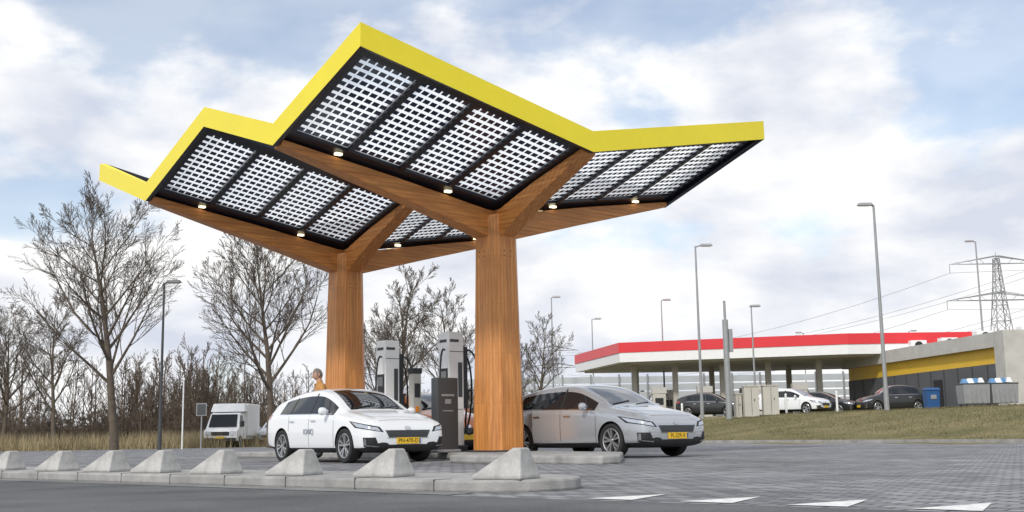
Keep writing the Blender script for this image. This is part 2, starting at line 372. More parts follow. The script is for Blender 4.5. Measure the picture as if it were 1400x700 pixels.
# ------------------------------------------------------------------ car
ST=[(-2.25,.66,.45,.74,.50,.84,.87),(-2.22,.80,.33,.84,.62,1.00,1.03),(-2.12,.87,.25,.92,.66,1.14,1.175),(-1.9,.90,.21,.955,.64,1.215,1.26),
(-1.5,.912,.19,.965,.62,1.30,1.36),(-1.2,.915,.18,.96,.615,1.35,1.41),(-.7,.915,.18,.95,.61,1.40,1.465),(-.2,.915,.18,.94,.62,1.41,1.475),(.2,.915,.18,.93,.635,1.385,1.445),
(.55,.915,.18,.92,.67,1.26,1.31),(.9,.915,.18,.905,.715,1.08,1.125),(1.12,.915,.18,.89,.74,.965,1.01),(1.3,.912,.18,.87,.745,.935,.978),(1.65,.905,.18,.825,.73,.885,.925),(1.95,.89,.18,.765,.71,.82,.855),
(2.13,.855,.20,.70,.67,.745,.77),(2.21,.80,.23,.62,.60,.655,.67),(2.25,.68,.30,.52,.50,.55,.56)]
def car_mesh():
    def sec(s):
        x,w,zb,zt_,wr,zr,zt=s
        zm_=zb+(zt_-zb)*.5
        g=(w*.955,zt_); r=(wr,zr)
        gt=(g[0]*.14+r[0]*.86, g[1]*.14+r[1]*.86)
        return [(0,zb),(w*.82,zb),(w*.975,zb+.09),(w,zm_),(w*.985,zt_-.07),g,gt,r,(wr*.86,zr+(zt-zr)*.5),(wr*.5,zr+(zt-zr)*.88),(0,zt)]
    vs=[];n=0
    for s in ST:
        h=sec(s); full=h+[(-y,z) for y,z in h[-2:0:-1]]
        n=len(full); vs+=[(s[0],y,z) for y,z in full]
    fs=[];ms=[]
    for k in range(len(ST)-1):
        xm=(ST[k][0]+ST[k+1][0])/2
        for i in range(n):
            j=(i+1)%n; fs.append((k*n+i,k*n+j,(k+1)*n+j,(k+1)*n+i))
            hi=i if i<10 else n-1-i
            m_=0
            if hi==5 and -1.6<xm<.8: m_=4
            if hi in (8,9) and .2<xm<1.12: m_=1
            if hi in (8,9) and -1.95<xm<-1.3: m_=1
            if hi in (0,1): m_=2
            ms.append(m_)
    fs.append(tuple(range(n))); ms.append(0); fs.append(tuple(reversed(range((len(ST)-1)*n,len(ST)*n)))); ms.append(0)
    me=bpy.data.meshes.new('car_body'); me.from_pydata(vs,[],fs)
    for m_ in ('white','glass','plastic','arch','sideglass'): me.materials.append(M[m_])
    me.polygons.foreach_set('material_index',ms)
    bm=bmesh.new(); bm.from_mesh(me); bmesh.ops.recalc_face_normals(bm,faces=bm.faces)
    cl=bm.edges.layers.float.new('crease_edge')
    for ed in bm.edges:
        a,b=ed.verts[0].index,ed.verts[1].index
        ia,ib=a%n,b%n
        if ia==ib and a//n!=b//n:
            hi=ia if ia<=10 else n-ia
            if hi in (4,5): ed[cl]=.55
            if hi in (6,7): ed[cl]=.3
            if hi==2: ed[cl]=.3
    bm.to_mesh(me); bm.free()
    o=bpy.data.objects.new('tmp',me); COL.objects.link(o)
    s=o.modifiers.new('s','SUBSURF'); s.levels=3; s.render_levels=3
    cuts=[]
    for x in (-1.35,1.35):
        for sy in (-1,1):
            mb=MB(); mb.cyl((x,sy*.60,.33),(x,sy*1.3,.33),.365,.365,40); c=mb.obj('cut',[M['arch']],merge=True)
            bo=o.modifiers.new('b','BOOLEAN'); bo.operation='DIFFERENCE'; bo.solver='EXACT'; bo.object=c; cuts.append(c)
    dg=bpy.context.evaluated_depsgraph_get(); dg.update()
    out=bpy.data.meshes.new_from_object(o.evaluated_get(dg)); out.name='car_body'
    for c in cuts: bpy.data.objects.remove(c)
    bpy.data.objects.remove(o)
    for p in out.polygons:
        c=p.center
        for x in (-1.35,1.35):
            r=math.hypot(c.x-x,c.z-.33)
            if (r<.366 and abs(c.y)<.6005) or (r<.3655 and abs(p.normal.y)<.25): p.material_index=3
    out.shade_smooth(); out.set_sharp_from_angle(angle=math.radians(38))
    return out
CB=car_mesh(); CBVH=BVHTree.FromPolygons([v.co[:] for v in CB.vertices],[p.vertices[:] for p in CB.polygons])
def patch(mb,c4,d,off=.005,n=8,m=4,mi=0):
    d=Vector(d).normalized(); c=[Vector(p) for p in c4]; vs=[]
    for j in range(m+1):
        for i in range(n+1):
            s,t=i/n,j/m
            p=(c[0]*(1-s)+c[1]*s)*(1-t)+(c[3]*(1-s)+c[2]*s)*t
            h=CBVH.ray_cast(p-d*1.2,d,2.4)
            vs.append(h[0]-d*off if h[0] else p)
    fs=[(j*(n+1)+i,j*(n+1)+i+1,(j+1)*(n+1)+i+1,(j+1)*(n+1)+i) for j in range(m) for i in range(n)]
    mb.add(vs,fs,mi)
def det_mesh():
    mb=MB()
    for s in (1,-1):
        dd=(-.8,-s*.6,0)
        patch(mb,[(2.20,s*.50,.565),(1.80,s*.92,.655),(1.60,s*.94,.785),(2.12,s*.54,.665)],dd,.006,14,4,1)
        patch(mb,[(2.18,s*.55,.582),(1.84,s*.90,.67),(1.67,s*.92,.76),(2.12,s*.58,.65)],dd,.010,14,4,0)
        patch(mb,[(2.2,s*.58,.27),(2.05,s*.86,.30),(2.05,s*.88,.47),(2.2,s*.68,.47)],dd,.006,8,5,1)
        patch(mb,[(2.2,s*.605,.29),(2.06,s*.84,.315),(2.06,s*.84,.335),(2.2,s*.605,.31)],dd,.012,8,2,2)
        patch(mb,[(2.08,s*.81,.33),(2.05,s*.85,.33),(2.05,s*.85,.45),(2.08,s*.82,.45)],dd,.012,4,4,2)
        sd=(0,-s,0)
        for x,z0,z1 in ((.93,.25,.86),(-.12,.25,.92),(-1.02,.62,.93)):
            patch(mb,[(x,s,z0),(x+.011,s,z0),(x+.011,s,z1),(x,s,z1)],sd,.002,1,10,1)
        patch(mb,[(-.92,s,.27),(.93,s,.25),(.93,s,.262),(-.92,s,.282)],sd,.002,12,1,1)
        for x in (.10,-.85):
            patch(mb,[(x-.1,s,.80),(x+.1,s,.80),(x+.1,s,.825),(x-.1,s,.825)],sd,.022,4,1,2)
        patch(mb,[(-.15,s,.965),(-.08,s,.965),(-.12,s,1.36),(-.17,s,1.36)],sd,.004,1,8,1)
        patch(mb,[(-1.02,s,.985),(-.98,s,.985),(-1.0,s,1.3),(-1.03,s,1.3)],sd,.004,1,8,1)
        patch(mb,[(.62,s,.95),(.66,s,.95),(.47,s,1.2),(.44,s,1.2)],sd,.004,1,8,1)
        patch(mb,[(-1.45,s,.963),(.8,s,.93),(.8,s,.942),(-1.45,s,.976)],sd,.004,20,1,2)
        patch(mb,[(-2.22,s*.45,.87),(-1.98,s*.90,.87),(-1.95,s*.90,.97),(-2.2,s*.45,.99)],(.8,-s*.6,0),.006,10,3,3)
    fd=(-1,0,0)
    patch(mb,[(2.3,-.42,.46),(2.3,.42,.46),(2.3,.50,.60),(2.3,-.50,.60)],fd,.005,14,6,5)
    patch(mb,[(2.3,-.54,.235),(2.3,.54,.235),(2.3,.46,.335),(2.3,-.46,.335)],fd,.006,12,3,1)
    patch(mb,[(2.3,-.46,.452),(2.3,.46,.452),(2.3,.46,.462),(2.3,-.46,.462)],fd,.009,12,1,2)
    for z in (.50,.54,.575): patch(mb,[(2.3,-.42,z),(2.3,.42,z),(2.3,.42,z+.009),(2.3,-.42,z+.009)],fd,.009,12,1,1)
    for s in (1,-1): patch(mb,[(1.1,s*.68,1.2),(2.0,s*.60,1.2),(2.0,s*.592,1.2),(1.1,s*.672,1.2)],(0,0,-1),.002,14,1,1)
    patch(mb,[(2.07,-.55,1),(2.07,.55,1),(2.078,.55,1),(2.078,-.55,1)],(0,0,-1),.002,14,1,1)
    vs2=[]
    for t in np.linspace(0,2*math.pi,20,endpoint=False):
        v=Vector((2.762,.07*math.cos(t),.64+.035*math.sin(t)))
        h=CBVH.ray_cast(v,Vector((-1,0,0)),2); vs2.append(h[0]+Vector((.01,0,0)) if h[0] else v)
    mb.add(vs2,[tuple(range(20))],2)
    for s in (1,-1):
        rings=[]
        for k,(y,r) in enumerate(((.90,.03),(.94,.05),(.97,.075),(1.03,.085),(1.08,.07),(1.10,.03))):
            rings.append([(.70+.9*r*math.cos(t)*.9,s*y,.985+r*math.sin(t)*.95) for t in np.linspace(0,2*math.pi,12,endpoint=False)])
        vs=[p for r in rings for p in r]
        mb.add(vs,[(12*k+i,12*k+(i+1)%12,12*k+12+(i+1)%12,12*k+12+i) for k in range(5) for i in range(12)]+[tuple(range(60,72))],6)
    mb.tube([(1.08,-.55,1.03),(.98,-.1,1.095),(.96,0,1.105)],.009,6,1); mb.tube([(1.1,.05,1.03),(.98,.5,1.075)],.009,6,1)
    me=mb.obj('det',[M['lamp'],M['plastic'],M['chrome'],M['red_lens'],M['glass'],M['darksteel'],M['white']],smooth=35)
    d=me.data; bpy.data.objects.remove(me); return d
CD=det_mesh()
def wheel_mesh():
    mb=MB(); n=36
    prof=[(.235,-.09),(.25,-.105),(.295,-.11),(.318,-.095),(.325,-.05),(.325,.05),(.318,.095),(.295,.11),(.25,.105),(.235,.09)]
    vs=[(r*math.cos(2*math.pi*i/n),y,r*math.sin(2*math.pi*i/n)) for r,y in prof for i in range(n)]
    mb.add(vs,[(k*n+i,k*n+(i+1)%n,(k+1)*n+(i+1)%n,(k+1)*n+i) for k in range(len(prof)-1) for i in range(n)],0)
    prof=[(.236,.092),(.225,.098),(.212,.09),(.205,.03)]
    vs=[(r*math.cos(2*math.pi*i/n),y,r*math.sin(2*math.pi*i/n)) for r,y in prof for i in range(n)]
    mb.add(vs,[(k*n+i,k*n+(i+1)%n,(k+1)*n+(i+1)%n,(k+1)*n+i) for k in range(len(prof)-1) for i in range(n)],1)
    mb.cyl((0,-.08,0),(0,.025,0),.215,.215,n,2)
    mb.cyl((0,.02,0),(0,.088,0),.045,.035,16,1)
    for k in range(5):
        for off in (-.16,.16):
            t=2*math.pi*k/5+off*.9; t2=2*math.pi*k/5+off*1.3
            c0=Vector((math.cos(t),0,math.sin(t))); c1=Vector((math.cos(t2),0,math.sin(t2))); pe=Vector((-math.sin(t),0,math.cos(t)))
            a=c0*.035; b=c1*.214; w0,w1=.011,.019
            vs=[a-pe*w0+Vector((0,.078,0)),a+pe*w0+Vector((0,.078,0)),b+pe*w1+Vector((0,.092,0)),b-pe*w1+Vector((0,.092,0)),
                a-pe*w0+Vector((0,.03,0)),a+pe*w0+Vector((0,.03,0)),b+pe*w1+Vector((0,.04,0)),b-pe*w1+Vector((0,.04,0))]
            mb.add(vs,[(0,1,2,3),(0,4,5,1),(1,5,6,2),(2,6,7,3),(3,7,4,0)],1)
    o=mb.obj('w',[M['tyre'],M['alloy'],M['arch']],smooth=40); d=o.data; bpy.data.objects.remove(o); return d
CW=wheel_mesh()
def text(name,body,size,m,parent,Mt):
    c=bpy.data.curves.new(name,'FONT'); c.body=body; c.size=size; c.align_x='CENTER'; c.align_y='CENTER'; c.extrude=.001
    c.materials.append(m); o=bpy.data.objects.new(name,c); COL.objects.link(o); o.parent=parent; o.matrix_local=Mt; return o
def paintm(name,col,metal=0.,rough=.3):
    return mat(name,col,rough,metal,coat=.8)
def car(paint,loc,rz,plate='PN-470-D',sz=(1,1,1),txt=False,name='parked_car'):
    e=empty(name,loc,rz); e.scale=sz
    b=CB.copy(); b.materials[0]=paint; o=bpy.data.objects.new('body',b); COL.objects.link(o); o.parent=e
    d=CD.copy(); d.materials[6]=paint; o=bpy.data.objects.new('lights_and_trim',d); COL.objects.link(o); o.parent=e
    for x in (-1.35,1.35):
        for s in (1,-1):
            o=bpy.data.objects.new('wheel',CW); COL.objects.link(o); o.parent=e; o.location=(x,s*.80,.325)
            o.rotation_euler=(0,random.uniform(0,1.2),0) if s>0 else (0,random.uniform(0,1.2),math.pi)
    mb=MB(); mb.box((2.262,0,.405),(.012,.52,.115),0); mb.box((2.268,.245,.405),(.004,.03,.10),1); mb.obj('number_plate',[M['plate'],M['blue']],e,bevel=.003)
    Mt=Matrix.Translation((2.27,-.01,.405))@Matrix(((0,0,1,0),(1,0,0,0),(0,1,0,0),(0,0,0,1)))
    if txt: text('plate_characters',plate,.105,M['ink'],e,Mt)
    return e
hd=math.atan2(-.776,.631)
W1=paintm('white_car_paint',(.82,.84,.86),0,.28); W2=paintm('silver_car_paint',(.47,.49,.52),.5,.26)
c1=car(W1,(-3.10,21.85,.004),hd-.02,'PN-470-D',sz=(.89,.93,.935),txt=True)
text('door_lettering','IONIQ',.15,mat('decal',(.2,.23,.27),.5),c1,Matrix.Translation((-.1,-.922,.60))@Matrix.Rotation(math.radians(90),4,'X'))
c2=car(W2,(1.60,22.40,.004),hd,'PL-229-X',sz=(.93,.96,.95),txt=True)
k=6.2; c3=car(paintm('orange_car_paint',(.55,.15,.02),.2),(1.62-.631*k,22.54+.776*k,.004),hd,sz=(.9,.95,1.02))
dark=paintm('black_car_paint',(.012,.013,.015))
def farX(paint,x,Y,rz,sz=(1,1,1)): return car(paint,(x,Y,gz(x,Y)),rz,sz=sz)
farX(dark,12.6,74,math.radians(-25),(.95,1,1.08)); farX(W1,16.2,67,math.radians(-40),(.9,.98,1.04)); farX(dark,19.2,72,math.radians(-35),(1,1,1.0)); farX(dark,22.9,70,math.radians(185),(.92,1,1.18))
farX(W1,-14.3,70,math.radians(-95),(.9,1,1.1))

# ------------------------------------------------------------------ white van
e=empty('box_van',(-16.2,66,.004),math.radians(-90)); e.scale=(1,.97,.95)
mb=MB()
prof=[(-2.6,.45),(1.2,.45),(2.35,.35),(2.5,.55),(2.45,.95),(1.95,1.15),(1.45,1.95),(1.1,2.02),(-2.6,2.02)]
vs=[(x,-.95*(1 if z<1.2 else .88),z) for x,z in prof]+[(x,.95*(1 if z<1.2 else .88),z) for x,z in prof]; n=len(prof)
mb.add(vs,[tuple(range(n)),tuple(range(2*n-1,n-1,-1))]+[(i,i+n,(i+1)%n+n,(i+1)%n) for i in range(n)],0)
mb.box((-1.25,0,1.60),(2.9,2.1,1.95),0); mb.box((.55,0,2.33),(.8,2.0,.5),0,top=(.55,.92),shift=(-.18,0))
mb.obj('body',[M['white']],e,bevel=.05,merge=False)
mb=MB()
mb.add([(2.00,-.80,1.19),(2.00,.80,1.19),(1.53,.74,1.92),(1.53,-.74,1.92)],[(0,1,2,3)],0)
for s in (1,-1):
    mb.add([(1.8,s*.965,1.2),(.9,s*.965,1.2),(.9,s*.875,1.85),(1.4,s*.875,1.85)],[(0,1,2,3)],0)
    mb.box((2.42,s*.72,.82),(.18,.30,.24),2); mb.box((1.75,s*1.08,1.35),(.1,.2,.34),1)
mb.box((2.47,0,.80),(.1,1.0,.22),1); mb.box((2.45,0,.46),(.2,1.75,.18),1); mb.box((2.56,0,.58),(.02,.5,.11),3)
mb.obj('glass_and_trim',[M['vanglass'],M['plastic'],M['lamp'],M['plate']],e)
for x in (-1.7,1.7):
    for s in (1,-1):
        o=bpy.data.objects.new('wheel',CW); COL.objects.link(o); o.parent=e; o.location=(x,s*.86,.34); o.rotation_euler=(0,0,0 if s>0 else math.pi); o.scale=(1.05,1.1,1.05)

# ------------------------------------------------------------------ person
def person(loc,rz,sc_=1.):
    e=empty('person',loc,rz); e.scale=(sc_,)*3
    J={'pel':(0,0,.95,.155),'waist':(0,0,1.1,.15),'chest':(.01,0,1.32,.17),'neck0':(0,0,1.46,.085),'neck':(.02,0,1.53,.06),'head':(.04,0,1.60,.055)}
    Ed=[('pel','waist'),('waist','chest'),('chest','neck0'),('neck0','neck'),('neck','head')]
    for s,t in ((1,'L'),(-1,'R')):
        J.update({'hip'+t:(0,s*.1,.9,.11),'kn'+t:(.03,s*.12,.5,.07),'an'+t:(-.01,s*.13,.09,.048),'toe'+t:(.16,s*.15,.04,.04),
        'sh'+t:(0,s*.20,1.42,.08),'el'+t:(-.02,s*.27,1.13,.053),'wr'+t:(.18,s*.22,1.0,.036),'pa'+t:(.25,s*.2,.99,.034)})
        Ed+=[('pel','hip'+t),('hip'+t,'kn'+t),('kn'+t,'an'+t),('an'+t,'toe'+t),('chest','sh'+t),('sh'+t,'el'+t),('el'+t,'wr'+t),('wr'+t,'pa'+t)]
        for k in range(4):
            y=s*(.2+(k-1.5)*.019); a='f%d%s'%(k,t); L_=(.06,.075,.07,.055)[k]
            J[a+'a']=(.29,y,.985,.010); J[a+'b']=(.29+L_*.6,y,.975,.009); J[a+'c']=(.29+L_,y,.95,.008)
            Ed+=[('pa'+t,a+'a'),(a+'a',a+'b'),(a+'b',a+'c')]
        J['th'+t]=(.26,s*.16,.985,.012); J['th2'+t]=(.30,s*.15,.975,.010); Ed+=[('pa'+t,'th'+t),('th'+t,'th2'+t)]
    names=list(J); me=bpy.data.meshes.new('p'); me.from_pydata([J[k][:3] for k in names],[(names.index(a),names.index(b)) for a,b in Ed],[])
    o=bpy.data.objects.new('tmp',me); COL.objects.link(o)
    o.modifiers.new('s','SKIN')
    for i,k_ in enumerate(names):
        r=J[k_][3]; me.skin_vertices[0].data[i].radius=(r,r); me.skin_vertices[0].data[i].use_root=(k_=='pel')
    o.modifiers.new('u','SUBSURF').levels=1; o.modifiers['u'].render_levels=1
    dg=bpy.context.evaluated_depsgraph_get(); dg.update(); out=bpy.data.meshes.new_from_object(o.evaluated_get(dg)); bpy.data.objects.remove(o)
    out.materials.clear()
    for m_ in ('jacket','trouser','skin','plastic'): out.materials.append(M[m_])
    for p in out.polygons:
        c=p.center; i=0
        if c.z<.9 and c.x<.2: i=1
        if c.z<.1: i=3
        if c.z>1.53 or (c.x>.19 and c.z>.8): i=2
        p.material_index=i; p.use_smooth=True
    o=bpy.data.objects.new('body',out); COL.objects.link(o); o.parent=e
    bm=bmesh.new(); bmesh.ops.create_uvsphere(bm,u_segments=20,v_segments=14,radius=1)
    for v in bm.verts:
        x,y,z=v.co; v.co=(x*.098+(.012 if z<0 and x>0 else 0),y*.076*(1-.12*(z<-.3)),z*.12)
        if x>.9 and abs(y)<.25 and -.35<z<.1: v.co.x+=.02
    hm=bpy.data.meshes.new('h'); bm.to_mesh(hm); bm.free()
    hm.materials.append(M['skin']); hm.materials.append(M['hair'])
    for p in hm.polygons:
        p.use_smooth=True; p.material_index=1 if (p.center.z>.04 or (p.center.x<.02 and p.center.z>-.06)) else 0
    h=bpy.data.objects.new('head',hm); COL.objects.link(h); h.parent=e; h.location=(.05,0,1.65); h.rotation_euler=(0,.3,0)
    mb=MB()
    for s in (1,-1):
        mb.box((.142,s*.03,1.655),(.012,.022,.010),0); mb.box((.04,s*.08,1.645),(.03,.014,.055),1); mb.box((.138,s*.03,1.68),(.014,.03,.006),2)
    mb.box((.135,0,1.59),(.012,.045,.008),2)
    mb.obj('face_features',[M['ink'],M['skin'],M['hair']],e,bevel=.003)
    return e
person((-4.12,24.4,.004),math.radians(200),1.08)

# ------------------------------------------------------------------ trees
def grow(seed,height,trunk,r0,n1=13,n2=7,n3=5,n4=3,spread=.9,twig=.011,angs1=(34,58)):
    rg=random.Random(seed); B=[]
    def br(p,d,L_,r,r1,lvl,nseg):
        pts=[(p.copy(),r)]; dd=d.copy(); w=(.035,.07,.09,.10,.10)[lvl]
        for i in range(nseg):
            dd=(dd+Vector((rg.gauss(0,w),rg.gauss(0,w),rg.gauss(0,w*.5)+((0,.075,.07,.06,.04)[lvl])))).normalized()
            p=p+dd*(L_/nseg); t=(i+1)/nseg; pts.append((p.copy(),r*(1-t)+r1*t))
        B.append((pts,7 if lvl==0 else 5 if lvl==1 else 3)); return pts
    def along(pts,t):
        f=t*(len(pts)-1); i=min(int(f),len(pts)-2); k_=f-i
        return pts[i][0].lerp(pts[i+1][0],k_),(pts[i+1][0]-pts[i][0]).normalized(),pts[i][1]*(1-k_)+pts[i+1][1]*k_
    tp=br(Vector((0,0,-.1)),Vector((0,0,1)),height*.9,r0,.02,0,10)
    def kids(pts,n,L_,lvl,t0,angs,maxl):
        for i in range(n):
            t=t0+(1-t0)*(i+rg.random()*.8)/n; p,d,r=along(pts,min(t,.99))
            az=rg.random()*6.283 if lvl>1 else i*2.4+rg.random()*.5
            q=Matrix.Rotation(az,3,d)@d.orthogonal().normalized()
            an=math.radians(rg.uniform(*angs)); nd=(d*math.cos(an)+q*math.sin(an)).normalized()
            l=L_*(1-.6*(t-t0)/(1-t0))*rg.uniform(.8,1.12)
            rr=min(r*.6,maxl); ps=br(p,nd,l,max(rr,twig),twig*.75,lvl,5 if lvl<3 else 3 if lvl==3 else 2)
            if lvl==1: kids(ps,n2,l*.52,2,.18,(22,48),.028)
            elif lvl==2: kids(ps,n3,l*.55,3,.15,(20,45),.015)
            elif lvl==3 and n4: kids(ps,n4,l*.6,4,.2,(18,42),.009)
    kids(tp,n1,height*.5*spread,1,trunk/height/.9,angs1,.085)
    V=[];Fc=[]
    for pts,ns in B:
        o0=len(V)
        for k_,(p,r) in enumerate(pts):
            d=(pts[min(k_+1,len(pts)-1)][0]-pts[max(k_-1,0)][0]).normalized(); a=d.orthogonal().normalized(); b=d.cross(a)
            for s in range(ns):
                t=6.2832*s/ns; q=p+(a*math.cos(t)+b*math.sin(t))*r; V.append((q.x,q.y,q.z))
        for k_ in range(len(pts)-1):
            for s in range(ns):
                Fc.append((o0+k_*ns+s,o0+k_*ns+(s+1)%ns,o0+(k_+1)*ns+(s+1)%ns,o0+(k_+1)*ns+s))
    return V,Fc
def mesh_of(name,V,Fc,m_):
    me=bpy.data.meshes.new(name); me.from_pydata(V,[],Fc); me.materials.append(m_); me.shade_smooth(); return me
TV=[mesh_of('bare_tree',*grow(5,12.4,2.8,.24,22,10,7,4,1.08,.009),M['bark']),mesh_of('bare_tree',*grow(11,10.4,2.4,.20,22,10,7,4,1.1,.009),M['bark']),mesh_of('bare_tree',*grow(23,9.2,2.2,.15,18,8,6,4,.9,.009),M['bark'])]
for x,y,v,s,r in ((-19.4,56,0,1.,.4),(-11.6,55,1,1.,1),(-6.2,62,2,1.06,2),(-3.5,70,2,1.04,4),(1.7,84,2,.85,.5),(-25.5,64,2,.95,3.3),(-9.0,78,1,.8,5),(.2,92,2,.7,1.9),(-31,70,1,.8,2.9)):
    o=bpy.data.objects.new('bare_tree',TV[v]); COL.objects.link(o); o.location=(x,y,gz(x,y)); o.rotation_euler[2]=r; o.scale=(s,s,s)
var=[]
for sd in range(4):
    V,Fc=grow(40+sd,5.5,.4,.055,10,6,4,0,.8,.011,(22,50)); var.append((np.array(V),np.array(Fc)))
VV=[];FF=[];off=0
def put(v,x,y,s,sx=1.):
    global off
    V,Fc=var[v]; a=random.random()*6.28; c,s_=math.cos(a),math.sin(a)
    P=np.stack([(V[:,0]*c-V[:,1]*s_)*s*sx+x,(V[:,0]*s_+V[:,1]*c)*s*sx+y,V[:,2]*s+gz(x,y)],1); VV.append(P); FF.append(Fc+off); off+=len(P)
cw=[(random.uniform(-.48,-.18),random.uniform(.02,.05),random.uniform(.7,1.35)) for _ in range(11)]
for i in range(150):
    c=random.choice(cw); y=random.uniform(76,108); x=(c[0]+random.gauss(0,c[1]))*y
    if x>-.165*y: continue
    put(i%4,x,y,random.uniform(.75,1.1)*c[2])
for i in range(120):
    y=random.uniform(85,110); x=random.uniform(-.22*y,.02*y); put(i%4,x,y,random.uniform(.3,.7),1.5)
for i in range(150):
    y=random.uniform(72,84); x=random.uniform(-.49*y,-.2*y); put(i%4,x,y,random.uniform(.25,.5),1.8)
mesh_=bpy.data.meshes.new('woodland'); P=np.concatenate(VV); Fq=np.concatenate(FF)
mesh_.from_pydata(P.tolist(),[],Fq.tolist()); mesh_.materials.append(M['brush']); o=bpy.data.objects.new('woodland',mesh_); COL.objects.link(o)
def blades(name,m_,N_,fx,hmin,hmax,w,lean=.3):
    V=np.zeros((N_,3,3)); 
    for i in range(N_):
        x,y=fx(); h=random.uniform(hmin,hmax); a=random.random()*6.28; z=gz(x,y); lx,ly=random.gauss(0,lean)*h,random.gauss(0,lean)*h
        V[i]=[(x-math.cos(a)*w,y-math.sin(a)*w,z),(x+math.cos(a)*w,y+math.sin(a)*w,z),(x+lx,y+ly,z+h)]
    me=bpy.data.meshes.new(name); me.from_pydata(V.reshape(-1,3).tolist(),[],[(3*i,3*i+1,3*i+2) for i in range(N_)]); me.materials.append(m_)
    o=bpy.data.objects.new(name,me); COL.objects.link(o); return o
cl_=[(random.uniform(-34,-8),random.uniform(63,72),random.uniform(.6,1.8)) for _ in range(42)]
def fr_(): 
    c=random.choice(cl_); return c[0]+random.gauss(0,c[2]),max(62.5,c[1]+random.gauss(0,1))
blades('reeds',M['reed'],13000,fr_,.25,1.15,.02,.2)
blades('undergrowth',M['brush'],26000,lambda:(lambda y:(random.uniform(-.5*y,-.0*y),y))(random.uniform(78,112)),.4,2.0,.05,.25)
def fg():
    q_=24.85+random.random()**1.5*20; y=random.uniform(25,62); x=(q_-.411*y)/.911; return x,y
blades('grass',M['blade'],60000,fg,.03,.10,.012,.5)
mb=MB()
def clump(x,y,r,h):
    for i in range(160):
        a=random.random()*6.28; rr=r*math.sqrt(random.random()); zz=random.random()**.8*h*(1-.5*(rr/r)**2)
        cx,cy=x+rr*math.cos(a),y+rr*math.sin(a); s=random.uniform(.3,.9)
        p=[(cx+random.uniform(-s,s),cy+random.uniform(-s,s),zz+random.uniform(-s,s)) for _ in range(3)]; mb.add(p,[(0,1,2)])
for i in range(210):
    y=random.uniform(190,260); x=random.uniform(-.55*y,.55*y); clump(x,y,6,random.uniform(3.5,8.5))
mb.obj('distant_trees',[mat('distant_tree_tone',(.12,.118,.11),.95,noise=(.1,.3))])

# ------------------------------------------------------------------ lamp posts, poles, signs
def lamp(x,y,h,arm_=.9,az=math.pi,r=.085,m_='steel'):
    z=gz(x,y); e=empty('street_lamp',(x,y,z)); mb=MB()
    mb.cyl((0,0,0),(0,0,1.1),r*1.25,r*1.2,12); mb.cyl((0,0,1.1),(0,0,h),r,r*.55,12)
    dx,dy=math.cos(az),math.sin(az)
    if arm_: mb.cyl((0,0,h-.05),(dx*arm_*.5,dy*arm_*.5,h+.05),r*.5,r*.45,8)
    mb.obj('pole',[M[m_]],e,smooth=40)
    mb=MB(); mb.box((dx*(arm_*.5+.25),dy*(arm_*.5+.25),h+.06),(.75,.26,.13),0,az,top=(.8,.7)); mb.box((dx*(arm_*.5+.28),dy*(arm_*.5+.28),h-.02),(.5,.18,.03),1,az)
    mb.obj('lantern',[M[m_],M['white']],e,bevel=.02)
lamp(10.4,64,9.7,.7,0.); lamp(17.1,53,9.6,.3,math.pi,.095); lamp(38.2,93,14.2,.5,math.pi,.1); lamp(12.4,95,10.0,.4,0,.08)
lamp(3.4,100,11,.4,0,.08); lamp(7.6,110,10.,.6,0,.08); lamp(15.7,75,7.2,.0,0,.07); lamp(-16.9,55,8.0,.4,0,.08,'darksteel'); lamp(33,130,10,.6,math.pi,.08); lamp(45,130,10,.6,0,.08)
z=gz(11.2,60); mb=MB(); mb.cyl((11.15,60,z),(11.15,60,z+5.2),.16,.15,14); mb.cyl((11.15,60,z+5.2),(11.15,60,z+6.2),.07,.07,10); mb.box((11.4,60,z+4.1),(.2,.2,1.2)); mb.obj('camera_mast',[M['steel']],smooth=40)
e=empty('road_sign',(-15.2,56,0)); mb=MB(); mb.cyl((0,0,0),(0,0,2.2),.035,.035,10); mb.obj('post',[M['steel']],e); mb=MB(); mb.box((0,-.05,1.9),(.5,.03,.6)); mb.box((0,-.07,1.9),(.42,.02,.52),1); mb.obj('panel',[M['steel'],M['darksteel']],e)
e=empty('marker_post',(-16.4,57,0)); mb=MB(); mb.cyl((0,0,0),(0,0,3.4),.04,.035,10); mb.box((0,0,3.45),(.12,.12,.12)); mb.obj('post',[M['white']],e)

e=empty('sound_barrier',(0,0,0)); mb=MB(); pa=MB()
for i in range(16):
    x=-6+i*2.6; y=104+i*.15; z=gz(x,y); mb.box((x,y,z+2.2),(.16,.2,4.4)); 
    for k in range(6): pa.box((x+1.3,y+.05,z+.4+k*.7),(2.4,.06,.58))
mb.obj('posts',[M['steel']],e); pa.obj('panels',[M['barrier']],e)

# ------------------------------------------------------------------ petrol station
e=empty('petrol_station_canopy',(0,0,0))
fp=[(5.2,98),(7.8,85),(23.4,80),(34.5,80.5),(36,97),(20,100)]
def inset(poly,d):
    c=Vector((sum(p[0] for p in poly)/len(poly),sum(p[1] for p in poly)/len(poly)))
    return [tuple(c+(Vector(p)-c)*(1-d/((Vector(p)-c).length))) for p in poly]
mb=MB(); mb.prism(fp,6.30,7.05,0); mb.prism(inset(fp,.06),5.60,6.297,1); mb.prism(inset(fp,.9),5.48,5.597,2)
mb.obj('roof',[M['red'],M['white'],M['beige']],e)
mb=MB()
for x,y in ((9.2,88),(12.2,87),(15.6,86),(18.8,85),(22.3,84),(10,94),(16,93),(22,92),(27,84),(31,84)):
    mb.box((x,y,3.4),(.38,.38,4.2),0); mb.box((x,y,gz(x,y)+.12),(.9,1.4,.2),1)
mb.obj('columns',[M['beige'],M['conc']],e)
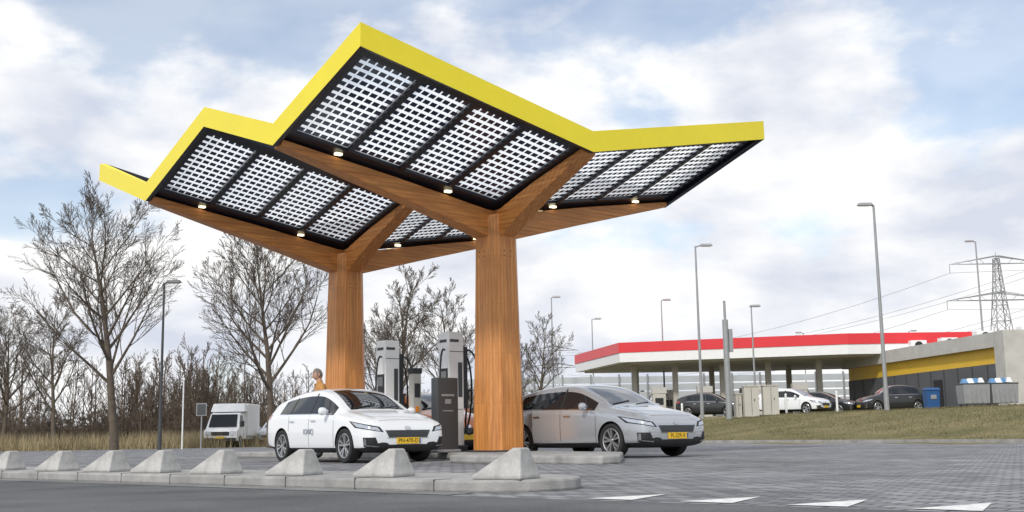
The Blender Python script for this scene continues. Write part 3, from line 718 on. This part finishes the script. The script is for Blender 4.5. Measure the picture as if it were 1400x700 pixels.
for x,y in ((10.6,84.5),(13.8,83.5),(17.2,82.5),(20.2,81.5),(12,90),(18,89)):
    z=gz(x,y); pe=empty('petrol_pump',(x,y,z)); mb=MB(); mb.box((0,0,.95),(.95,.5,1.9),0); mb.box((0,0,2.15),(1.1,.55,.45),1); mb.box((0,-.26,1.35),(.6,.02,.5),2); mb.box((0,0,.1),(1.5,.9,.2),3)
    for s in (-1,1): mb.tube(bez((s*.5,-.1,1.9),(s*.85,-.1,1.8),(s*.8,-.1,.2),(s*.52,-.1,.9),8),.03,6,2)
    mb.obj('cabinet',[M['beige'],M['shopconc'],M['plastic'],M['conc']],pe)
e=empty('service_station_shop',(0,0,0)); zb=1.29
A_,B_,C_,D_=(25.3,87),(27.7,65),(50,61),(50,90)
mb=MB(); mb.prism([A_,B_,C_,D_],zb-.4,4.0,0); mb.prism([(A_[0]+.02,86.9),(B_[0]+.02,65.1),(49.9,61.1),(49.9,89.9)],4.003,4.9,1)
mb.prism([(A_[0]-.35,87.3),(B_[0]-.35,64.6),(50.4,60.5),(50.4,90.4)],4.903,5.75,2)
def wpt(t,out=0.): 
    a=Vector(A_);b=Vector(B_); d=(b-a).normalized(); n=Vector((d.y,-d.x)); n=n if n.x<0 else -n; p=a+(b-a)*t+n*out; return (p.x,p.y)
def wq(t0,t1,z0,z1,out,mi): 
    a=wpt(t0,out);b=wpt(t1,out);a2=wpt(t0,-.05);b2=wpt(t1,-.05); mb.prism([a,b,b2,a2],z0,z1,mi)
for t in np.arange(.04,1,.08): wq(t,t+.004,1.62,3.98,.03,3)
wq(.30,.36,1.62,3.4,.05,4); wq(.62,.67,1.62,3.4,.05,4)
wq(.0,.98,1.25,1.6,.04,3)
mb.box((27.9,64.3,3.4),(1.3,1.3,4.7),2)
mb.obj('walls_and_roof',[M['shopwall'],M['shopyellow'],M['shopconc'],M['darksteel'],M['plastic']],e)
mb=MB()
for x,y in ((28.2,80),(29.6,78),(30,73),(31.5,70)): mb.box((x,y,6.1),(1.1,.8,.7),0); mb.cyl((x,y-.41,6.1),(x,y-.43,6.1),.28,.28,14,1)
mb.obj('air_conditioning_units',[M['white'],M['plastic']],e)
x,y=21.7,60; e=empty('blue_bin',(x,y,gz(x,y))); mb=MB(); mb.box((0,0,.55),(.62,.62,1.0),0,top=(1.12,1.12)); mb.box((0,-.02,1.12),(.74,.76,.12),0,top=(.9,.7)); mb.cyl((-.3,.3,.1),(.3,.3,.1),.1,.1,10,1); mb.box((0,-.35,.7),(.3,.03,.22),2); mb.obj('bin_body',[M['blue'],M['plastic'],M['steel']],e,bevel=.02)
for i,x in enumerate((22.9,24.3)):
    y=57.5; e=empty('waste_container',(x,y,gz(x,y))); mb=MB(); mb.box((0,0,.75),(1.25,.95,.95),0,top=(1.06,1.1)); 
    for k in range(5): mb.box((-.5+k*.25,-.52,.75),(.05,.05,.85),0)
    mb.box((0,0,1.25),(1.36,1.08,.06),1)
    for sx in (-.5,.5):
        for sy in (-.35,.35): mb.cyl((sx-.03,sy,.12),(sx+.03,sy,.12),.12,.12,12,2)
    for k in range(4):
        mb.box((-.4+k*.26,.05*(-1)**k,1.40+.01*k),(.3,.45,.24),3 if k%2==0 else 4,rz=k,top=(.5,.5))
    mb.obj('container_body',[M['steel'],M['darksteel'],M['plastic'],M['bag'],M['white']],e,bevel=.015)
for x,y,w,h in ((12.4,60.5,.75,1.55),(13.4,60.4,.8,1.5),(11.8,61,.35,1.2)):
    e=empty('utility_cabinet',(x,y,gz(x,y))); mb=MB(); mb.box((0,0,h/2),(w,.5,h)); mb.box((0,0,h+.03),(w+.08,.58,.06)); mb.box((0,-.255,h*.5),(.02,.012,h*.9),1); mb.box((w*.2,-.26,h*.55),(.04,.02,.12),1); mb.obj('cabinet_body',[M['beige'],M['darksteel']],e,bevel=.01)
for x,y in ((9.0,62),(14.6,62),(16.5,59)):
    mb=MB(); mb.cyl((0,0,0),(0,0,1.0),.06,.06,10); mb.cyl((0,0,1.0),(0,0,1.08),.07,.03,10); mb.obj('bollard',[M['white']],None,smooth=40,loc=(x,y,gz(x,y)))

# ------------------------------------------------------------------ pylons and wires
def pylon(x,y,h,w,arms,r=.14):
    mb=MB()
    def cnr(t): 
        k=w/2*(1-t)**1.3+.6
        return [Vector((x+sx*k,y+sy*k,h*t)) for sx,sy in ((-1,-1),(1,-1),(1,1),(-1,1))]
    ts=[0,.14,.27,.39,.5,.6,.69,.77,.84,.9,.96]
    for a,b in zip(ts[:-1],ts[1:]):
        ca,cb=cnr(a),cnr(b)
        for i in range(4):
            j=(i+1)%4; mb.cyl(ca[i],cb[i],r,r,4); mb.cyl(ca[i],cb[j],r*.6,r*.6,3); mb.cyl(ca[j],cb[i],r*.6,r*.6,3); mb.cyl(cb[i],cb[j],r*.6,r*.6,3)
    for t,hw in arms:
        for s in (-1,1):
            tip=Vector((x+s*hw,y,h*t))
            for c in cnr(t): mb.cyl(c,tip,r*.8,r*.5,4)
            for c in cnr(min(t+.045,.98)): mb.cyl(c,tip,r*.8,r*.5,4)
            for k in (.25,.5,.75):
                a=Vector((x+s*hw*k,y,h*t)); b=Vector((x+s*hw*(k+.12),y,h*(t+.045*(1-k)))); mb.cyl(a,b,r*.5,r*.5,3)
            mb.cyl(tip,tip-Vector((0,0,2.5)),.1,.1,4)
    mb.cyl((x,y,h*.95),(x,y,h),r,.05,4)
    mb.obj('electricity_pylon',[M['steel']])
pylon(139,325,50,9,((.72,15),(.93,13.5)),.15); pylon(19.5,560,52,9,((.62,14),(.78,12)),.2)
mb=MB()
for (dz,dx) in ((.72,15),(.93,13.5)):
    for s in (-1,1,.55):
        a=Vector((139+s*dx,325,50*dz-2.5)); b=Vector((19.5+s*12,560,52*(dz-.12)-2.5)); pts=[]
        for i in range(15):
            t=i/14; p=a.lerp(b,t); p.z-=4*9*t*(1-t); pts.append(p)
        mb.tube(pts,.05,3)
        c=Vector((300+s*dx,60,50*dz-2.5)); pts=[]
        for i in range(12):
            t=i/11; p=a.lerp(c,t); p.z-=4*8*t*(1-t); pts.append(p)
        mb.tube(pts,.05,3)
mb.obj('power_lines',[M['darksteel']])

# ------------------------------------------------------------------ light and sky
EL,AZ=math.radians(38),math.radians(205)
sd=Vector((math.sin(AZ)*math.cos(EL),math.cos(AZ)*math.cos(EL),math.sin(EL)))
l=bpy.data.lights.new('sun','SUN'); l.energy=2.4; l.angle=math.radians(5); l.color=(1,.95,.87); lo=bpy.data.objects.new('sun',l); COL.objects.link(lo)
lo.rotation_euler=sd.to_track_quat('Z','Y').to_euler()
w=bpy.data.worlds.new('World'); sc.world=w; w.use_nodes=True; N=w.node_tree.nodes; L=w.node_tree.links
bg=N['Background']; out=N['World Output']
sk=N.new('ShaderNodeTexSky'); sk.sky_type='NISHITA'; sk.sun_disc=False; sk.sun_elevation=EL; sk.sun_rotation=AZ; sk.air_density=1.0; sk.dust_density=.5
L.new(sk.outputs[0],bg.inputs[0]); bg.inputs[1].default_value=.15
tc=N.new('ShaderNodeTexCoord')
def noise(scale,detail,rough,mscale,loc=(0,0,0),dist=.2):
    mp=N.new('ShaderNodeMapping'); mp.inputs['Scale'].default_value=mscale; mp.inputs['Location'].default_value=loc; L.new(tc.outputs['Generated'],mp.inputs[0])
    n=N.new('ShaderNodeTexNoise'); n.inputs['Scale'].default_value=scale; n.inputs['Detail'].default_value=detail; n.inputs['Roughness'].default_value=rough
    n.inputs['Distortion'].default_value=dist
    L.new(mp.outputs[0],n.inputs['Vector']); return n
n1=noise(4.2,8,.53,(1,1,1.9),(.3,0,.1),.1); n2=noise(6.5,7,.52,(1,1,2.2),(4,2,1),.1)
sx=N.new('ShaderNodeSeparateXYZ'); L.new(tc.outputs['Generated'],sx.inputs[0])
el=N.new('ShaderNodeMapRange'); el.inputs[1].default_value=.05; el.inputs[2].default_value=.33; el.inputs[3].default_value=.15; el.inputs[4].default_value=0; L.new(sx.outputs[2],el.inputs[0])
ad=N.new('ShaderNodeMath'); L.new(n1.outputs['Fac'],ad.inputs[0]); L.new(el.outputs[0],ad.inputs[1])
cr=N.new('ShaderNodeValToRGB'); cr.color_ramp.interpolation='EASE'; e_=cr.color_ramp.elements; e_[0].position=.445; e_[0].color=(.40,.40,.40,1); e_[1].position=.55; e_[1].color=(1,1,1,1); L.new(ad.outputs[0],cr.inputs[0])
cc=N.new('ShaderNodeValToRGB'); e_=cc.color_ramp.elements; e_[0].position=.34; e_[0].color=(.66,.70,.80,1); e_[1].position=.56; e_[1].color=(1,1,1,1); L.new(n2.outputs['Fac'],cc.inputs[0])
b2=N.new('ShaderNodeBackground'); L.new(cc.outputs[0],b2.inputs[0]); b2.inputs[1].default_value=1.06
mx=N.new('ShaderNodeMixShader'); L.new(cr.outputs[0],mx.inputs[0]); L.new(bg.outputs[0],mx.inputs[1]); L.new(b2.outputs[0],mx.inputs[2]); L.new(mx.outputs[0],out.inputs[0])
sc.view_settings.view_transform='Standard'; sc.view_settings.look='None'; sc.view_settings.exposure=0
